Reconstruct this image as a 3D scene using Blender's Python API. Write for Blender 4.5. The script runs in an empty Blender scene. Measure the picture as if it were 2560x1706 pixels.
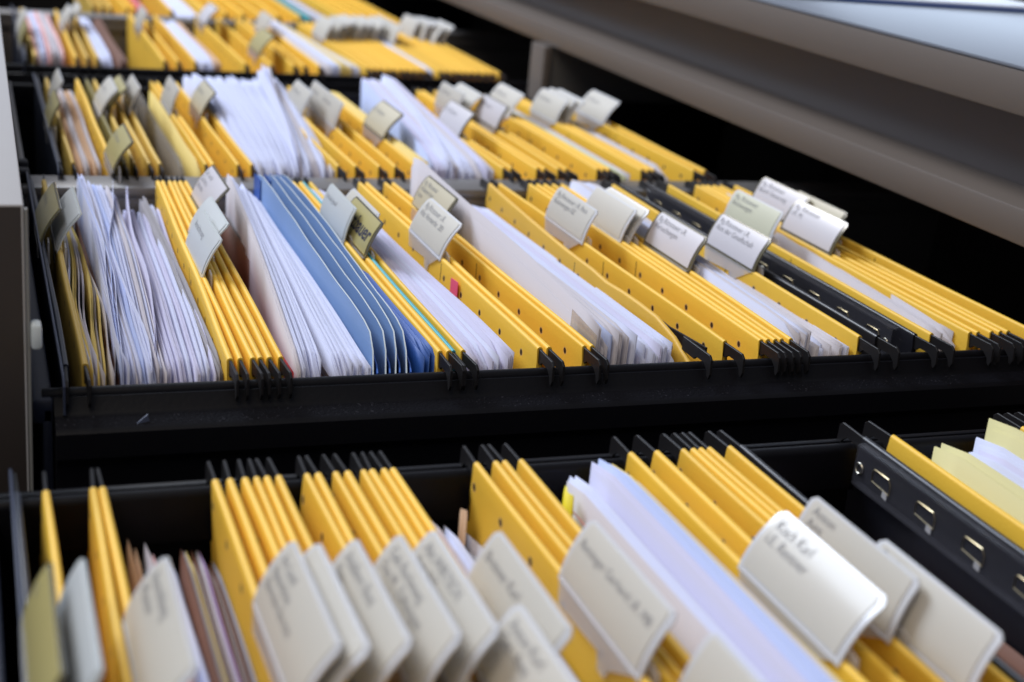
import bpy, bmesh, math, random
from mathutils import Vector, Matrix
random.seed(7)
H = 0.22            # one table unit of the coordinates below is 0.22 m
S = bpy.context.scene
C = S.collection

# ------------------------------------------------------------------ camera
cam_d = bpy.data.cameras.new('camera'); cam = bpy.data.objects.new('camera', cam_d); C.objects.link(cam)
R_ = Vector((0.93543009, -0.34149462, 0.09138907)); D_ = Vector((-0.03165474, -0.33839378, -0.94047202)); F_ = Vector((0.35209163, 0.87685294, -0.32735365))
cam.matrix_world = Matrix(((R_.x, -D_.x, -F_.x, 0), (R_.y, -D_.y, -F_.y, 0), (R_.z, -D_.z, -F_.z, H), (0, 0, 0, 1)))
cam_d.sensor_width = 36; cam_d.lens = 49.89; cam_d.clip_start = 0.01; cam_d.clip_end = 200
cam_d.dof.use_dof = True; cam_d.dof.focus_distance = 3.0 * H; cam_d.dof.aperture_fstop = 8.0; cam_d.dof.aperture_blades = 7
S.camera = cam

# ------------------------------------------------------------------ light
W = bpy.data.worlds.new('World'); S.world = W; W.use_nodes = True
W.node_tree.nodes['Background'].inputs[0].default_value = (0.80, 0.84, 1.0, 1)
W.node_tree.nodes['Background'].inputs[1].default_value = 0.30
def area(name, loc, target, sx, sy, power, col):
    l = bpy.data.lights.new(name, 'AREA'); l.shape = 'RECTANGLE'; l.size = sx; l.size_y = sy; l.energy = power; l.color = col
    o = bpy.data.objects.new(name, l); C.objects.link(o); o.location = loc
    o.rotation_euler = (Vector(target) - Vector(loc)).to_track_quat('-Z', 'Y').to_euler(); return o
area('window_light_far', (3.15, 4.15, 1.35), (0.3, 0.7, 0), 1.15, 1.9, 22, (0.66, 0.80, 1.0))
area('window_light_side', (4.55, 3.9, 1.1), (0.3, 0.7, 0), 0.50, 1.7, 9, (0.72, 0.84, 1.0))
area('window_light_left', (-1.3, 3.2, 2.6), (0.3, 0.7, 0), 2.0, 1.5, 168, (0.74, 0.84, 1.0))
area('ceiling_light', (-0.50, 2.9, 1.45), (0.3, 0.7, 0), 0.55, 0.45, 9.5, (1.0, 0.90, 0.76))
area('room_light', (-0.9, -0.4, 2.2), (0.3, 0.7, 0), 1.4, 1.4, 24, (1.0, 0.88, 0.72))
S.view_settings.view_transform = 'Standard'; S.view_settings.look = 'None'; S.view_settings.gamma = 1; S.view_settings.exposure = 0
S.render.engine = 'CYCLES'; S.cycles.max_bounces = 8; S.cycles.diffuse_bounces = 4; S.cycles.transparent_max_bounces = 24

# ------------------------------------------------------------------ materials
def mat(name, col, rough=.6, metal=0, spec=.5, var=0, varscale=30, coat=0, bump=0, bscale=200, trans=0):
    m = bpy.data.materials.new(name); m.use_nodes = True; nt = m.node_tree; b = nt.nodes['Principled BSDF']
    b.inputs['Base Color'].default_value = (*col, 1); b.inputs['Roughness'].default_value = rough; b.inputs['Metallic'].default_value = metal
    b.inputs['Specular IOR Level'].default_value = spec; b.inputs['Coat Weight'].default_value = coat
    if coat: b.inputs['Coat Roughness'].default_value = .2
    tc = nt.nodes.new('ShaderNodeTexCoord')
    if var:
        n = nt.nodes.new('ShaderNodeTexNoise'); n.inputs['Scale'].default_value = varscale; n.inputs['Detail'].default_value = 5
        nt.links.new(tc.outputs['Object'], n.inputs['Vector'])
        info = nt.nodes.new('ShaderNodeObjectInfo')
        a = nt.nodes.new('ShaderNodeMath'); a.operation = 'MULTIPLY_ADD'; a.inputs[1].default_value = .6; nt.links.new(n.outputs['Fac'], a.inputs[0]); 
        a2 = nt.nodes.new('ShaderNodeMath'); a2.operation = 'MULTIPLY'; a2.inputs[1].default_value = .4; nt.links.new(info.outputs['Random'], a2.inputs[0]); nt.links.new(a2.outputs[0], a.inputs[2])
        mr = nt.nodes.new('ShaderNodeMapRange'); mr.inputs['From Min'].default_value = .15; mr.inputs['From Max'].default_value = .85; mr.inputs['To Min'].default_value = 1 - var; mr.inputs['To Max'].default_value = 1 + var * .6
        nt.links.new(a.outputs[0], mr.inputs['Value'])
        mx = nt.nodes.new('ShaderNodeVectorMath'); mx.operation = 'SCALE'; mx.inputs[0].default_value = col; nt.links.new(mr.outputs[0], mx.inputs['Scale'])
        nt.links.new(mx.outputs[0], b.inputs['Base Color'])
    if bump:
        n2 = nt.nodes.new('ShaderNodeTexNoise'); n2.inputs['Scale'].default_value = bscale; n2.inputs['Detail'].default_value = 4; nt.links.new(tc.outputs['Object'], n2.inputs['Vector'])
        bp = nt.nodes.new('ShaderNodeBump'); bp.inputs['Strength'].default_value = bump; bp.inputs['Distance'].default_value = .001
        nt.links.new(n2.outputs['Fac'], bp.inputs['Height']); nt.links.new(bp.outputs[0], b.inputs['Normal'])
    if trans:
        t = nt.nodes.new('ShaderNodeBsdfTranslucent'); t.inputs[0].default_value = (*col, 1)
        s = nt.nodes.new('ShaderNodeMixShader'); s.inputs[0].default_value = trans
        nt.links.new(b.outputs[0], s.inputs[1]); nt.links.new(t.outputs[0], s.inputs[2]); nt.links.new(s.outputs[0], nt.nodes['Material Output'].inputs[0])
    return m
def math_(nt, op, a, b=None, c=None):
    n = nt.nodes.new('ShaderNodeMath'); n.operation = op
    for i, v in enumerate((a, b, c)):
        if v is None: continue
        if isinstance(v, (int, float)): n.inputs[i].default_value = v
        else: nt.links.new(v, n.inputs[i])
    return n.outputs[0]
def folder_mat(name, col, rough=.55):
    """card cover with a row of punched holes and one printed centre mark, in the folder's own coordinates"""
    m = mat(name, col, rough, var=.13, varscale=18, bump=.12, bscale=900, spec=.5); nt = m.node_tree; b = nt.nodes['Principled BSDF']
    tc = nt.nodes.new('ShaderNodeTexCoord'); sp = nt.nodes.new('ShaderNodeSeparateXYZ'); nt.links.new(tc.outputs['Object'], sp.inputs[0])
    p = .131 * H
    y = math_(nt, 'SUBTRACT', sp.outputs['Y'], (.088 - .131 / 2) * H)
    my = math_(nt, 'SUBTRACT', math_(nt, 'FLOORED_MODULO', y, p), p / 2)
    dz = math_(nt, 'ADD', sp.outputs['Z'], .012 * H)
    d = math_(nt, 'SQRT', math_(nt, 'ADD', math_(nt, 'MULTIPLY', my, my), math_(nt, 'MULTIPLY', dz, dz)))
    hole = math_(nt, 'LESS_THAN', d, .0066 * H); ring = math_(nt, 'LESS_THAN', d, .0088 * H)
    my2 = math_(nt, 'LESS_THAN', math_(nt, 'ABSOLUTE', math_(nt, 'SUBTRACT', sp.outputs['Y'], .640 * H)), .0022 * H)
    mz2 = math_(nt, 'LESS_THAN', math_(nt, 'ABSOLUTE', math_(nt, 'ADD', sp.outputs['Z'], .004 * H)), .021 * H)
    mark = math_(nt, 'MULTIPLY', my2, mz2)
    dark = math_(nt, 'MAXIMUM', hole, mark)
    src = b.inputs['Base Color'].links[0].from_socket
    m1 = nt.nodes.new('ShaderNodeMix'); m1.data_type = 'RGBA'; nt.links.new(ring, m1.inputs['Factor']); nt.links.new(src, m1.inputs['A']); m1.inputs['B'].default_value = (col[0] * .75, col[1] * .75, col[2] + .1, 1)
    m2 = nt.nodes.new('ShaderNodeMix'); m2.data_type = 'RGBA'; nt.links.new(dark, m2.inputs['Factor']); nt.links.new(m1.outputs['Result'], m2.inputs['A']); m2.inputs['B'].default_value = (.025, .014, .004, 1)
    nt.links.new(m2.outputs['Result'], b.inputs['Base Color']); return m
M = {
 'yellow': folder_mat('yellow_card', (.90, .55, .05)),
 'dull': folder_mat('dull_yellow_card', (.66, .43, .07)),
 'olive': mat('olive_card', (.20, .16, .03), .6, var=.1),
 'torn': folder_mat('worn_yellow_card', (.80, .47, .05)),
 'teal': mat('teal_card', (.05, .38, .45), .5),
 'navy': mat('navy_plastic', (.012, .016, .032), .38, bump=.1),
 'black': mat('black_plastic', (.009, .009, .013), .35, bump=.06),
 'blue': mat('light_blue_card', (.26, .41, .68), .38, var=.22, varscale=9),
 'blue_edge': mat('worn_card_edge', (.55, .60, .62), .8),
 'deepblue': mat('deep_blue_card', (.02, .09, .36), .5),
 'hook': mat('black_hook', (.010, .009, .010), .48, spec=.3, bump=.05),
 'steel': mat('steel', (.05, .06, .10), .35, .2),
 'brass': mat('brass_wire', (.50, .42, .26), .35, 1),
 'wire': mat('wire', (.42, .40, .34), .38, 1),
 'paper': mat('white_paper', (.79, .82, .99), .75, spec=.2, var=.05, varscale=8, trans=.28),
 'paper2': mat('lavender_paper', (.76, .75, .93), .75, spec=.2, var=.05, varscale=8, trans=.28),
 'cream': mat('cream_paper', (.76, .72, .76), .75, spec=.2, var=.05, varscale=8, trans=.28),
 'pyellow': mat('pale_yellow_paper', (.74, .56, .16), .7, var=.1, varscale=20),
 'pyellow2': mat('pastel_yellow_paper', (.74, .68, .34), .7, var=.05, trans=.15),
 'pgreen': mat('pale_green_paper', (.62, .66, .38), .7, trans=.1),
 'grey': mat('grey_paper', (.34, .32, .34), .7, var=.2, varscale=20),
 'tan': mat('tan_paper', (.60, .38, .22), .7, var=.15),
 'orange': mat('orange_card', (.62, .22, .03), .6),
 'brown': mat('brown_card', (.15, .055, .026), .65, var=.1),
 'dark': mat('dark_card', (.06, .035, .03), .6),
 'pink': mat('pink_paper', (.72, .42, .40), .7),
 'lilac_paper': mat('lilac_paper', (.34, .24, .44), .7),
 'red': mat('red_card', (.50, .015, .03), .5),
 'flag': mat('pink_flag', (.86, .10, .22), .4),
 'blueish': mat('lit_white_paper', (.66, .74, 1.0), .75, spec=.2, var=.05, varscale=8, trans=.28),  # bluer copy of white paper for lit sheets, cool light put into its colour
 'sticky': mat('yellow_sticky', (.80, .68, .01), .5),
 'tab_white': mat('white_tab_plastic', (.62, .63, .66), .32, coat=.6, bump=.03, bscale=60),
 'tab_green': mat('greenish_tab_plastic', (.60, .64, .64), .32, coat=.6),
 'tab_dark': mat('smoked_tab_plastic', (.10, .09, .05), .25, coat=.6),
 'ins_white': mat('white_insert', (.66, .63, .56), .45, coat=.35, var=.04, bump=.05, bscale=40, trans=.15),
 'ins_greenw': mat('cool_white_insert', (.60, .63, .64), .4, coat=.4, var=.04),
 'ins_lilac': mat('grey_white_insert', (.60, .58, .62), .4, coat=.4, var=.04),
 'ins_beige': mat('beige_insert', (.55, .50, .36), .4, coat=.4, var=.05),
 'ins_greenb': mat('pale_green_insert', (.60, .60, .46), .4, coat=.4, var=.05),
 'ins_olive': mat('olive_insert', (.46, .40, .16), .35, coat=.5, var=.08),
 'ink': mat('ink', (.20, .20, .22), .6), 'ink_dark': mat('black_ink', (.02, .02, .05), .6),
 'redink': mat('red_ink', (.55, .16, .14), .6),
 'laminate': mat('grey_laminate', (.48, .47, .47), .45, var=.03),
 'lam_shaded': mat('shaded_laminate', (.035, .027, .023), .5, var=.05),  # shaded copy of the grey laminate, the shade put into its colour
 'lam_gloss': mat('glossy_taupe_panel', (.115, .10, .10), .3, var=.03),
 'lam_brown': mat('taupe_laminate', (.135, .112, .096), .45, var=.03, bump=.03),
 'lam_edge': mat('laminate_edge_band', (.20, .20, .19), .4),
 'top_steel': mat('grey_worktop', (.19, .21, .25), .30, spec=.05, bump=.02, bscale=30, var=.04),
 'body_black': mat('black_drawer_body', (.0035, .0035, .0055), .45, spec=.18, bump=.1, bscale=500),
 'grey_metal': mat('grey_painted_metal', (.20, .19, .185), .4, .3),
 'bright_white': mat('bright_white_plastic', (.82, .86, .92), .4),
 'white_plastic': mat('white_plastic', (.65, .72, .74), .35),
 'floor': mat('dark_floor', (.03, .028, .027), .7, var=.2),
 'inner': mat('dark_cabinet_inside', (.022, .018, .018), .7), 'inner_grey': mat('grey_cabinet_inside', (.13, .125, .12), .6),
}
M['lilac'] = M['lilac_paper']
def clear(name, tint, w, rough=.15):
    m = bpy.data.materials.new(name); m.use_nodes = True; nt = m.node_tree; b = nt.nodes['Principled BSDF']
    b.inputs['Base Color'].default_value = (*tint, 1); b.inputs['Roughness'].default_value = rough; b.inputs['Coat Weight'].default_value = .5
    t = nt.nodes.new('ShaderNodeBsdfTransparent'); s = nt.nodes.new('ShaderNodeMixShader'); s.inputs[0].default_value = w
    nt.links.new(t.outputs[0], s.inputs[1]); nt.links.new(b.outputs[0], s.inputs[2]); nt.links.new(s.outputs[0], nt.nodes['Material Output'].inputs[0]); return m
M['clear'] = clear('clear_plastic', (.10, .10, .12), .18, .10)
M['foot'] = clear('frosted_foot_plastic', (.75, .74, .76), .45, .3)
M['sleeve'] = clear('sleeve_plastic', (.42, .38, .34), .40, .25)
# ledge of the drawer side: black with settled dust
m = mat('dusty_black', (.005, .005, .008), .6, spec=.10, bump=.3, bscale=700); nt = m.node_tree; b = nt.nodes['Principled BSDF']
tc = nt.nodes.new('ShaderNodeTexCoord'); n = nt.nodes.new('ShaderNodeTexNoise'); n.inputs['Scale'].default_value = 900; n.inputs['Detail'].default_value = 2; nt.links.new(tc.outputs['Object'], n.inputs['Vector'])
n2 = nt.nodes.new('ShaderNodeTexNoise'); n2.inputs['Scale'].default_value = 14; nt.links.new(tc.outputs['Object'], n2.inputs['Vector'])
th = math_(nt, 'MULTIPLY', math_(nt, 'GREATER_THAN', n.outputs['Fac'], .68), math_(nt, 'GREATER_THAN', n2.outputs['Fac'], .47))
mx = nt.nodes.new('ShaderNodeMix'); mx.data_type = 'RGBA'; nt.links.new(th, mx.inputs['Factor']); mx.inputs['A'].default_value = (.006, .006, .009, 1); mx.inputs['B'].default_value = (.04, .04, .05, 1); nt.links.new(mx.outputs['Result'], b.inputs['Base Color'])
M['dusty'] = m

# ------------------------------------------------------------------ helpers
def link(name, bm, mats, parent=None, smooth=True, loc=None):
    me = bpy.data.meshes.new(name); bm.normal_update(); bm.to_mesh(me); bm.free()
    for x in (mats if isinstance(mats, (list, tuple)) else [mats]): me.materials.append(M[x] if isinstance(x, str) else x)
    if smooth:
        for p in me.polygons: p.use_smooth = True
        me.set_sharp_from_angle(angle=math.radians(38))
    o = bpy.data.objects.new(name, me); C.objects.link(o)
    if parent: o.parent = parent
    if loc: o.location = loc
    return o
def tag(o, label, cat, group=None):
    o['label'] = label; o['category'] = cat
    if group: o['group'] = group
def empty(name, loc, label, cat, group=None):
    o = bpy.data.objects.new(name, None); C.objects.link(o); o.location = loc; o.empty_display_size = .02; tag(o, label, cat, group); return o
def box(bm, x0, x1, y0, y1, z0, z1, bev=0, mi=0):
    """axis box in table units"""
    vs = [bm.verts.new((x * H, y * H, z * H)) for x in (x0, x1) for y in (y0, y1) for z in (z0, z1)]
    fs = [bm.faces.new([vs[i] for i in q]) for q in ((0, 1, 3, 2), (4, 6, 7, 5), (0, 4, 5, 1), (2, 3, 7, 6), (0, 2, 6, 4), (1, 5, 7, 3))]
    for f in fs: f.material_index = mi
    if bev:
        es = list({e for f in fs for e in f.edges})
        r = bmesh.ops.bevel(bm, geom=es, offset=bev * H, segments=2, affect='EDGES', profile=.5)
        for f in r['faces']: f.material_index = mi
def sweep(bm, prof, ys, fx=None, cap=True, mi=0, closed=False, fz=None):
    """profile [(x,z)] swept along Y stations; fx(y,z)->dx ; table units"""
    rings = []
    for y in ys:
        ring = []
        for k, (x, z) in enumerate(prof):
            yy = y(k) if callable(y) else y
            ring.append(bm.verts.new(((x + (fx(yy, z) if fx else 0)) * H, yy * H, (z + (fz(yy, z) if fz else 0)) * H)))
        rings.append(ring)
    n = len(prof)
    for a, b in zip(rings, rings[1:]):
        for i in range(n if closed else n - 1):
            f = bm.faces.new((a[i], a[(i + 1) % n], b[(i + 1) % n], b[i])); f.material_index = mi
    if cap:
        for r in (rings[0], rings[-1]):
            f = bm.faces.new(r); f.material_index = mi
    return rings
def poly_plate(bm, pts, x0, x1, mi=0):
    """polygon in (y,z) extruded in x"""
    a = [bm.verts.new((x0 * H, y * H, z * H)) for y, z in pts]; b = [bm.verts.new((x1 * H, y * H, z * H)) for y, z in pts]
    fs = [bm.faces.new(a), bm.faces.new(list(reversed(b)))]
    for i in range(len(pts)):
        j = (i + 1) % len(pts); fs.append(bm.faces.new((a[i], b[i], b[j], a[j])))
    for f in fs: f.material_index = mi
    return fs
def wire(bm, pts, r, seg=6, mi=0, closed=False):
    pts = [Vector(p) * H for p in pts]; rings = []; n = len(pts)
    for i, p in enumerate(pts):
        t = (pts[(i + 1) % n] - pts[i - 1]) if (closed or 0 < i < n - 1) else (pts[1] - pts[0] if i == 0 else pts[-1] - pts[-2])
        t.normalize(); u = t.orthogonal().normalized() if not rings else (prev - t * prev.dot(t)).normalized(); prev = u; v = t.cross(u)
        rings.append([bm.verts.new(p + (u * math.cos(a) + v * math.sin(a)) * r * H) for a in [2 * math.pi * k / seg for k in range(seg)]])
    pr = list(zip(rings, rings[1:])) + ([(rings[-1], rings[0])] if closed else [])
    for a, b in pr:
        for k in range(seg): f = bm.faces.new((a[k], a[(k + 1) % seg], b[(k + 1) % seg], b[k])); f.material_index = mi
    if not closed:
        for r_ in (rings[0], rings[-1]): f = bm.faces.new(r_); f.material_index = mi

# ------------------------------------------------------------------ setting
bm = bmesh.new(); box(bm, -60, 90, -40, 110, -3.3, -3.2); o = link('floor', bm, 'floor', smooth=False); o['kind'] = 'structure'

# ------------------------------------------------------------------ rows (near end, far end of the hanging folders)
ROWS = {'R4': (.62, 2.032), 'R3': (2.553, 3.987), 'R2': (4.19, 5.58), 'R1': (6.09, 7.55), 'R0': (7.75, 9.2)}
XR = 3.2            # drawers run on into the cabinet

def rail(name, y, d, root, matn='body_black', top=0.0):
    """rounded rail the hooks sit on"""
    bm = bmesh.new(); prof = []
    for k in range(9):
        a = math.pi * k / 8; prof.append((.013 * math.cos(a), .013 * math.sin(a)))
    vs0 = [(y + p[0], top - .014 + p[1]) for p in prof] + [(y - .010, top - .09), (y + .010, top - .09)]
    poly_plate(bm, vs0, d[0], d[1]); return link(name, bm, matn, root)

def drawer(label, x0, ynear, yfar, rowA, rowB, zoff=0, front=None, ledge=False, divider=True):
    root = empty('file_drawer', (x0 * H, ynear * H, 0), label, 'drawer')
    inv = Matrix.Translation(Vector((-x0 * H, -ynear * H, 0)))
    def fix(o): o.data.transform(inv); return o
    fix(rail('near_rail', ROWS[rowA][0] - .036, (x0, XR), root))
    fix(rail('far_rail', ROWS[rowB][1] + .036, (x0, XR), root))
    if ledge:
        yn = ROWS[rowA][0] - .048
        bm = bmesh.new()
        pts = [(yn - .008, -.012), (yn - .024, -.036), (yn - .030, -.042), (yn - .066, -.050), (yn - .074, -.058), (yn - .077, -.105), (yn - .060, -.125), (yn - .060, -1.0), (yn + .008, -1.0), (yn + .008, -.012)]
        poly_plate(bm, pts, x0 + .02, XR)
        # cut back in slices so that the ledge shows dust
        for f in bm.faces:
            f.material_index = 1 if f.normal.z > .5 and f.calc_center_median().z > -.052 * H and f.calc_center_median().z < -.04 * H else 0
        bm.normal_update()
        for f in bm.faces:
            c = f.calc_center_median()
            if abs(f.normal.z) > .6 and -.052 * H < c.z < -.040 * H: f.material_index = 1
        fix(link('side_wall', bm, ['body_black', 'dusty'], root))
    else:
        bm = bmesh.new(); box(bm, x0 + .02, XR, ROWS[rowA][0] - .085, ROWS[rowA][0] - .070, -1.0, -.03, .003); fix(link('side_wall', bm, 'body_black', root))
    yf = ROWS[rowB][1]
    bm = bmesh.new(); box(bm, x0 + .02, XR, yf + .070, yf + .085, -1.0, -.012, .003); fix(link('side_wall', bm, 'body_black', root))
    bm = bmesh.new(); box(bm, x0 + .02, XR, ynear + .05, yfar - .05, -1.02, -1.0); fix(link('drawer_floor', bm, 'body_black', root, smooth=False))
    bm = bmesh.new(); box(bm, x0 + .0, x0 + .018, ynear + .02, yfar - .03, -1.0, -.03, .004); fix(link('end_wall', bm, 'navy', root))
    if divider and rowA != rowB:
        ya, yb = ROWS[rowA][1] + .030, ROWS[rowB][0] - .030
        bm = bmesh.new(); box(bm, x0 + .02, XR, ya, yb, -.028, 0, .006); box(bm, x0 + .02, XR, ya + .01, ya + .018, -.075, -.029, .002); box(bm, x0 + .02, XR, ya + .03, ya + .036, -.95, -.0295)
        fix(link('divider_rail', bm, 'grey_metal', root))
    return root, fix

dA, fixA = drawer('nearest black file drawer with the large out of focus tabs in front', .0, .45, 2.13, 'R4', 'R4')
dB, fixB = drawer('middle black file drawer holding the two sharpest rows of folders', .105, 2.47, 5.70, 'R3', 'R2', ledge=True)
dC, fixC = drawer('farthest black file drawer with the most blurred folders', .09, 5.97, 9.32, 'R1', 'R0')
# front panel of the middle drawer: grey laminate seen along its top and, coloured darker as shade, its near end
bm = bmesh.new()
vs = [bm.verts.new(Vector((x, y, z)) * H) for (x, y, z) in ((-.60, 2.45, -1.3), (.079, 2.45, -1.3), (.103, 5.72, -1.3), (-.60, 5.72, -1.3), (-.60, 2.45, .36), (.079, 2.45, .36), (.103, 5.72, .36), (-.60, 5.72, .36))]
for q in ((0, 1, 5, 4), (1, 2, 6, 5), (2, 3, 7, 6), (3, 0, 4, 7), (4, 5, 6, 7), (3, 2, 1, 0)): bm.faces.new([vs[i] for i in q])
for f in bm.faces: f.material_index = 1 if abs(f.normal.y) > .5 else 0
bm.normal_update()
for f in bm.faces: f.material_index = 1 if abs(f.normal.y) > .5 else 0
bmesh.ops.bevel(bm, geom=bm.edges[:], offset=.004 * H, segments=2, affect='EDGES', profile=.5)
fixB(link('front_panel', bm, ['laminate', 'lam_shaded'], dB))
bm = bmesh.new(); box(bm, .080, .0855, 2.449, 2.462, -1.3, .352, .001); fixB(link('edge_band', bm, 'lam_edge', dB))
bm = bmesh.new(); box(bm, .086, .104, 2.43, 2.47, .105, .150, .006); fixB(link('bumper', bm, 'white_plastic', dB))
bm = bmesh.new(); box(bm, .088, .125, 2.49, 5.62, -.060, -.012, .006); fixB(link('end_rail', bm, 'navy', dB))
bm = bmesh.new(); wire(bm, [(.135, 4.25, .01), (.135, 5.55, .01)], .009, 8); fixB(link('guide_bar', bm, 'grey_metal', dB))
for yy in (4.06, 4.17):
    bm = bmesh.new(); box(bm, .088, .150, yy, yy + .05, -.03, .035, .008); fixB(link('rail_clip', bm, 'body_black', dB))
bm = bmesh.new(); box(bm, .20, .2, 1, 1, 0, 0) if False else None
p = [(.262, 2.442, -.0515), (.290, 2.450, -.0515), (.286, 2.454, -.036)]
va = [bm.verts.new(Vector(q) * H) for q in p]; vb = [bm.verts.new((Vector(q) + Vector((0, .004, .001))) * H) for q in p]
bm.faces.new(va); bm.faces.new(vb[::-1])
for i in range(3): bm.faces.new((va[i], vb[i], vb[(i + 1) % 3], va[(i + 1) % 3]))
fixB(link('metal_lug', bm, 'steel', dB, smooth=False))
# front panels of the two other drawers, pulled out further to the left
for d, fx_, x, y0, y1 in ((dA, fixA, -.30, .40, 2.14), (dC, fixC, -.06, 5.99, 9.34)):
    bm = bmesh.new(); box(bm, x - .5, x, y0, y1, -1.3, .36, .004); fx_(link('front_panel', bm, 'laminate', d))

# ------------------------------------------------------------------ the cabinet on the right
cab = empty('cabinet', (2.4 * H, 0, -.7), 'long taupe laminate cabinet with grey worktop above the open drawers', 'cabinet')
civ = Matrix.Translation(Vector((-2.4 * H, 0, .7)))
def cpart(name, bm, m, smooth=True): o = link(name, bm, m, cab, smooth); o.data.transform(civ); return o
Y0c, Y1c = -1.5, 14.0
bm = bmesh.new(); box(bm, 2.40, 3.9, Y0c, Y1c, .193, .281, .004); cpart('shelf_board', bm, 'lam_brown')
bm = bmesh.new(); box(bm, 2.60, 2.62, Y0c, Y1c, .2815, .4935, 0); cpart('apron_panel', bm, 'lam_gloss' if 'lam_gloss' in M else 'lam_brown')
bm = bmesh.new(); box(bm, 2.40, 3.72, Y0c, Y1c, .495, .602, .004); cpart('worktop_edge', bm, 'lam_brown')
bm = bmesh.new(); box(bm, 2.397, 3.72, Y0c, Y1c, .6025, .612, .003); cpart('worktop', bm, 'top_steel')
for y0, y1 in ((5.84, 6.00), (2.19, 2.35), (9.40, 9.56)):
    bm = bmesh.new(); box(bm, 2.366, 2.40, y0, y1, -3.15, .19, .003); box(bm, 2.4005, 3.9, y0 + .02, y1 - .02, -3.15, .19, 0, 1); cpart('upright', bm, ['lam_brown', 'inner_grey'])
bm = bmesh.new(); box(bm, 3.9, 3.92, Y0c, Y1c, -3.2, .60); cpart('back_panel', bm, 'inner', False)
bm = bmesh.new(); box(bm, 2.6, 3.89, Y0c, Y1c, -3.19, -1.9); cpart('base', bm, 'inner', False)
# flat white thing lying on the worktop
bm = bmesh.new(); box(bm, 2.50, 3.68, 4.20, 7.2, .614, .622, .003, 0); box(bm, 2.512, 3.668, 4.212, 7.19, .6222, .632, .002, 1)
o = link('paper_tray', bm, ['deepblue', 'bright_white']); tag(o, 'flat bright white tray with dark blue rim lying on the worktop', 'tray')

# ------------------------------------------------------------------ hanging folders
def hook_mesh(sgn, big=False):
    bm = bmesh.new(); L = .082
    pts = [(-.05, .026), (L - .01, .026), (L, .018), (L + .002, -.014), (L - .004, -.026), (L - .011, -.021), (L - .014, -.008), (L - .030, .004), (.018, .004), (.008, -.006), (-.05, -.004)]
    poly_plate(bm, [(-p[0] * sgn if sgn > 0 else p[0], p[1]) for p in pts], -.0026, .0026)
    bmesh.ops.bevel(bm, geom=bm.edges[:], offset=.0008 * H, segments=1, affect='EDGES')
    me = bpy.data.meshes.new('hook'); bm.normal_update(); bm.to_mesh(me); bm.free(); me.materials.append(M['hook']); return me
HOOK_N, HOOK_F = hook_mesh(1), hook_mesh(-1)

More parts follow.
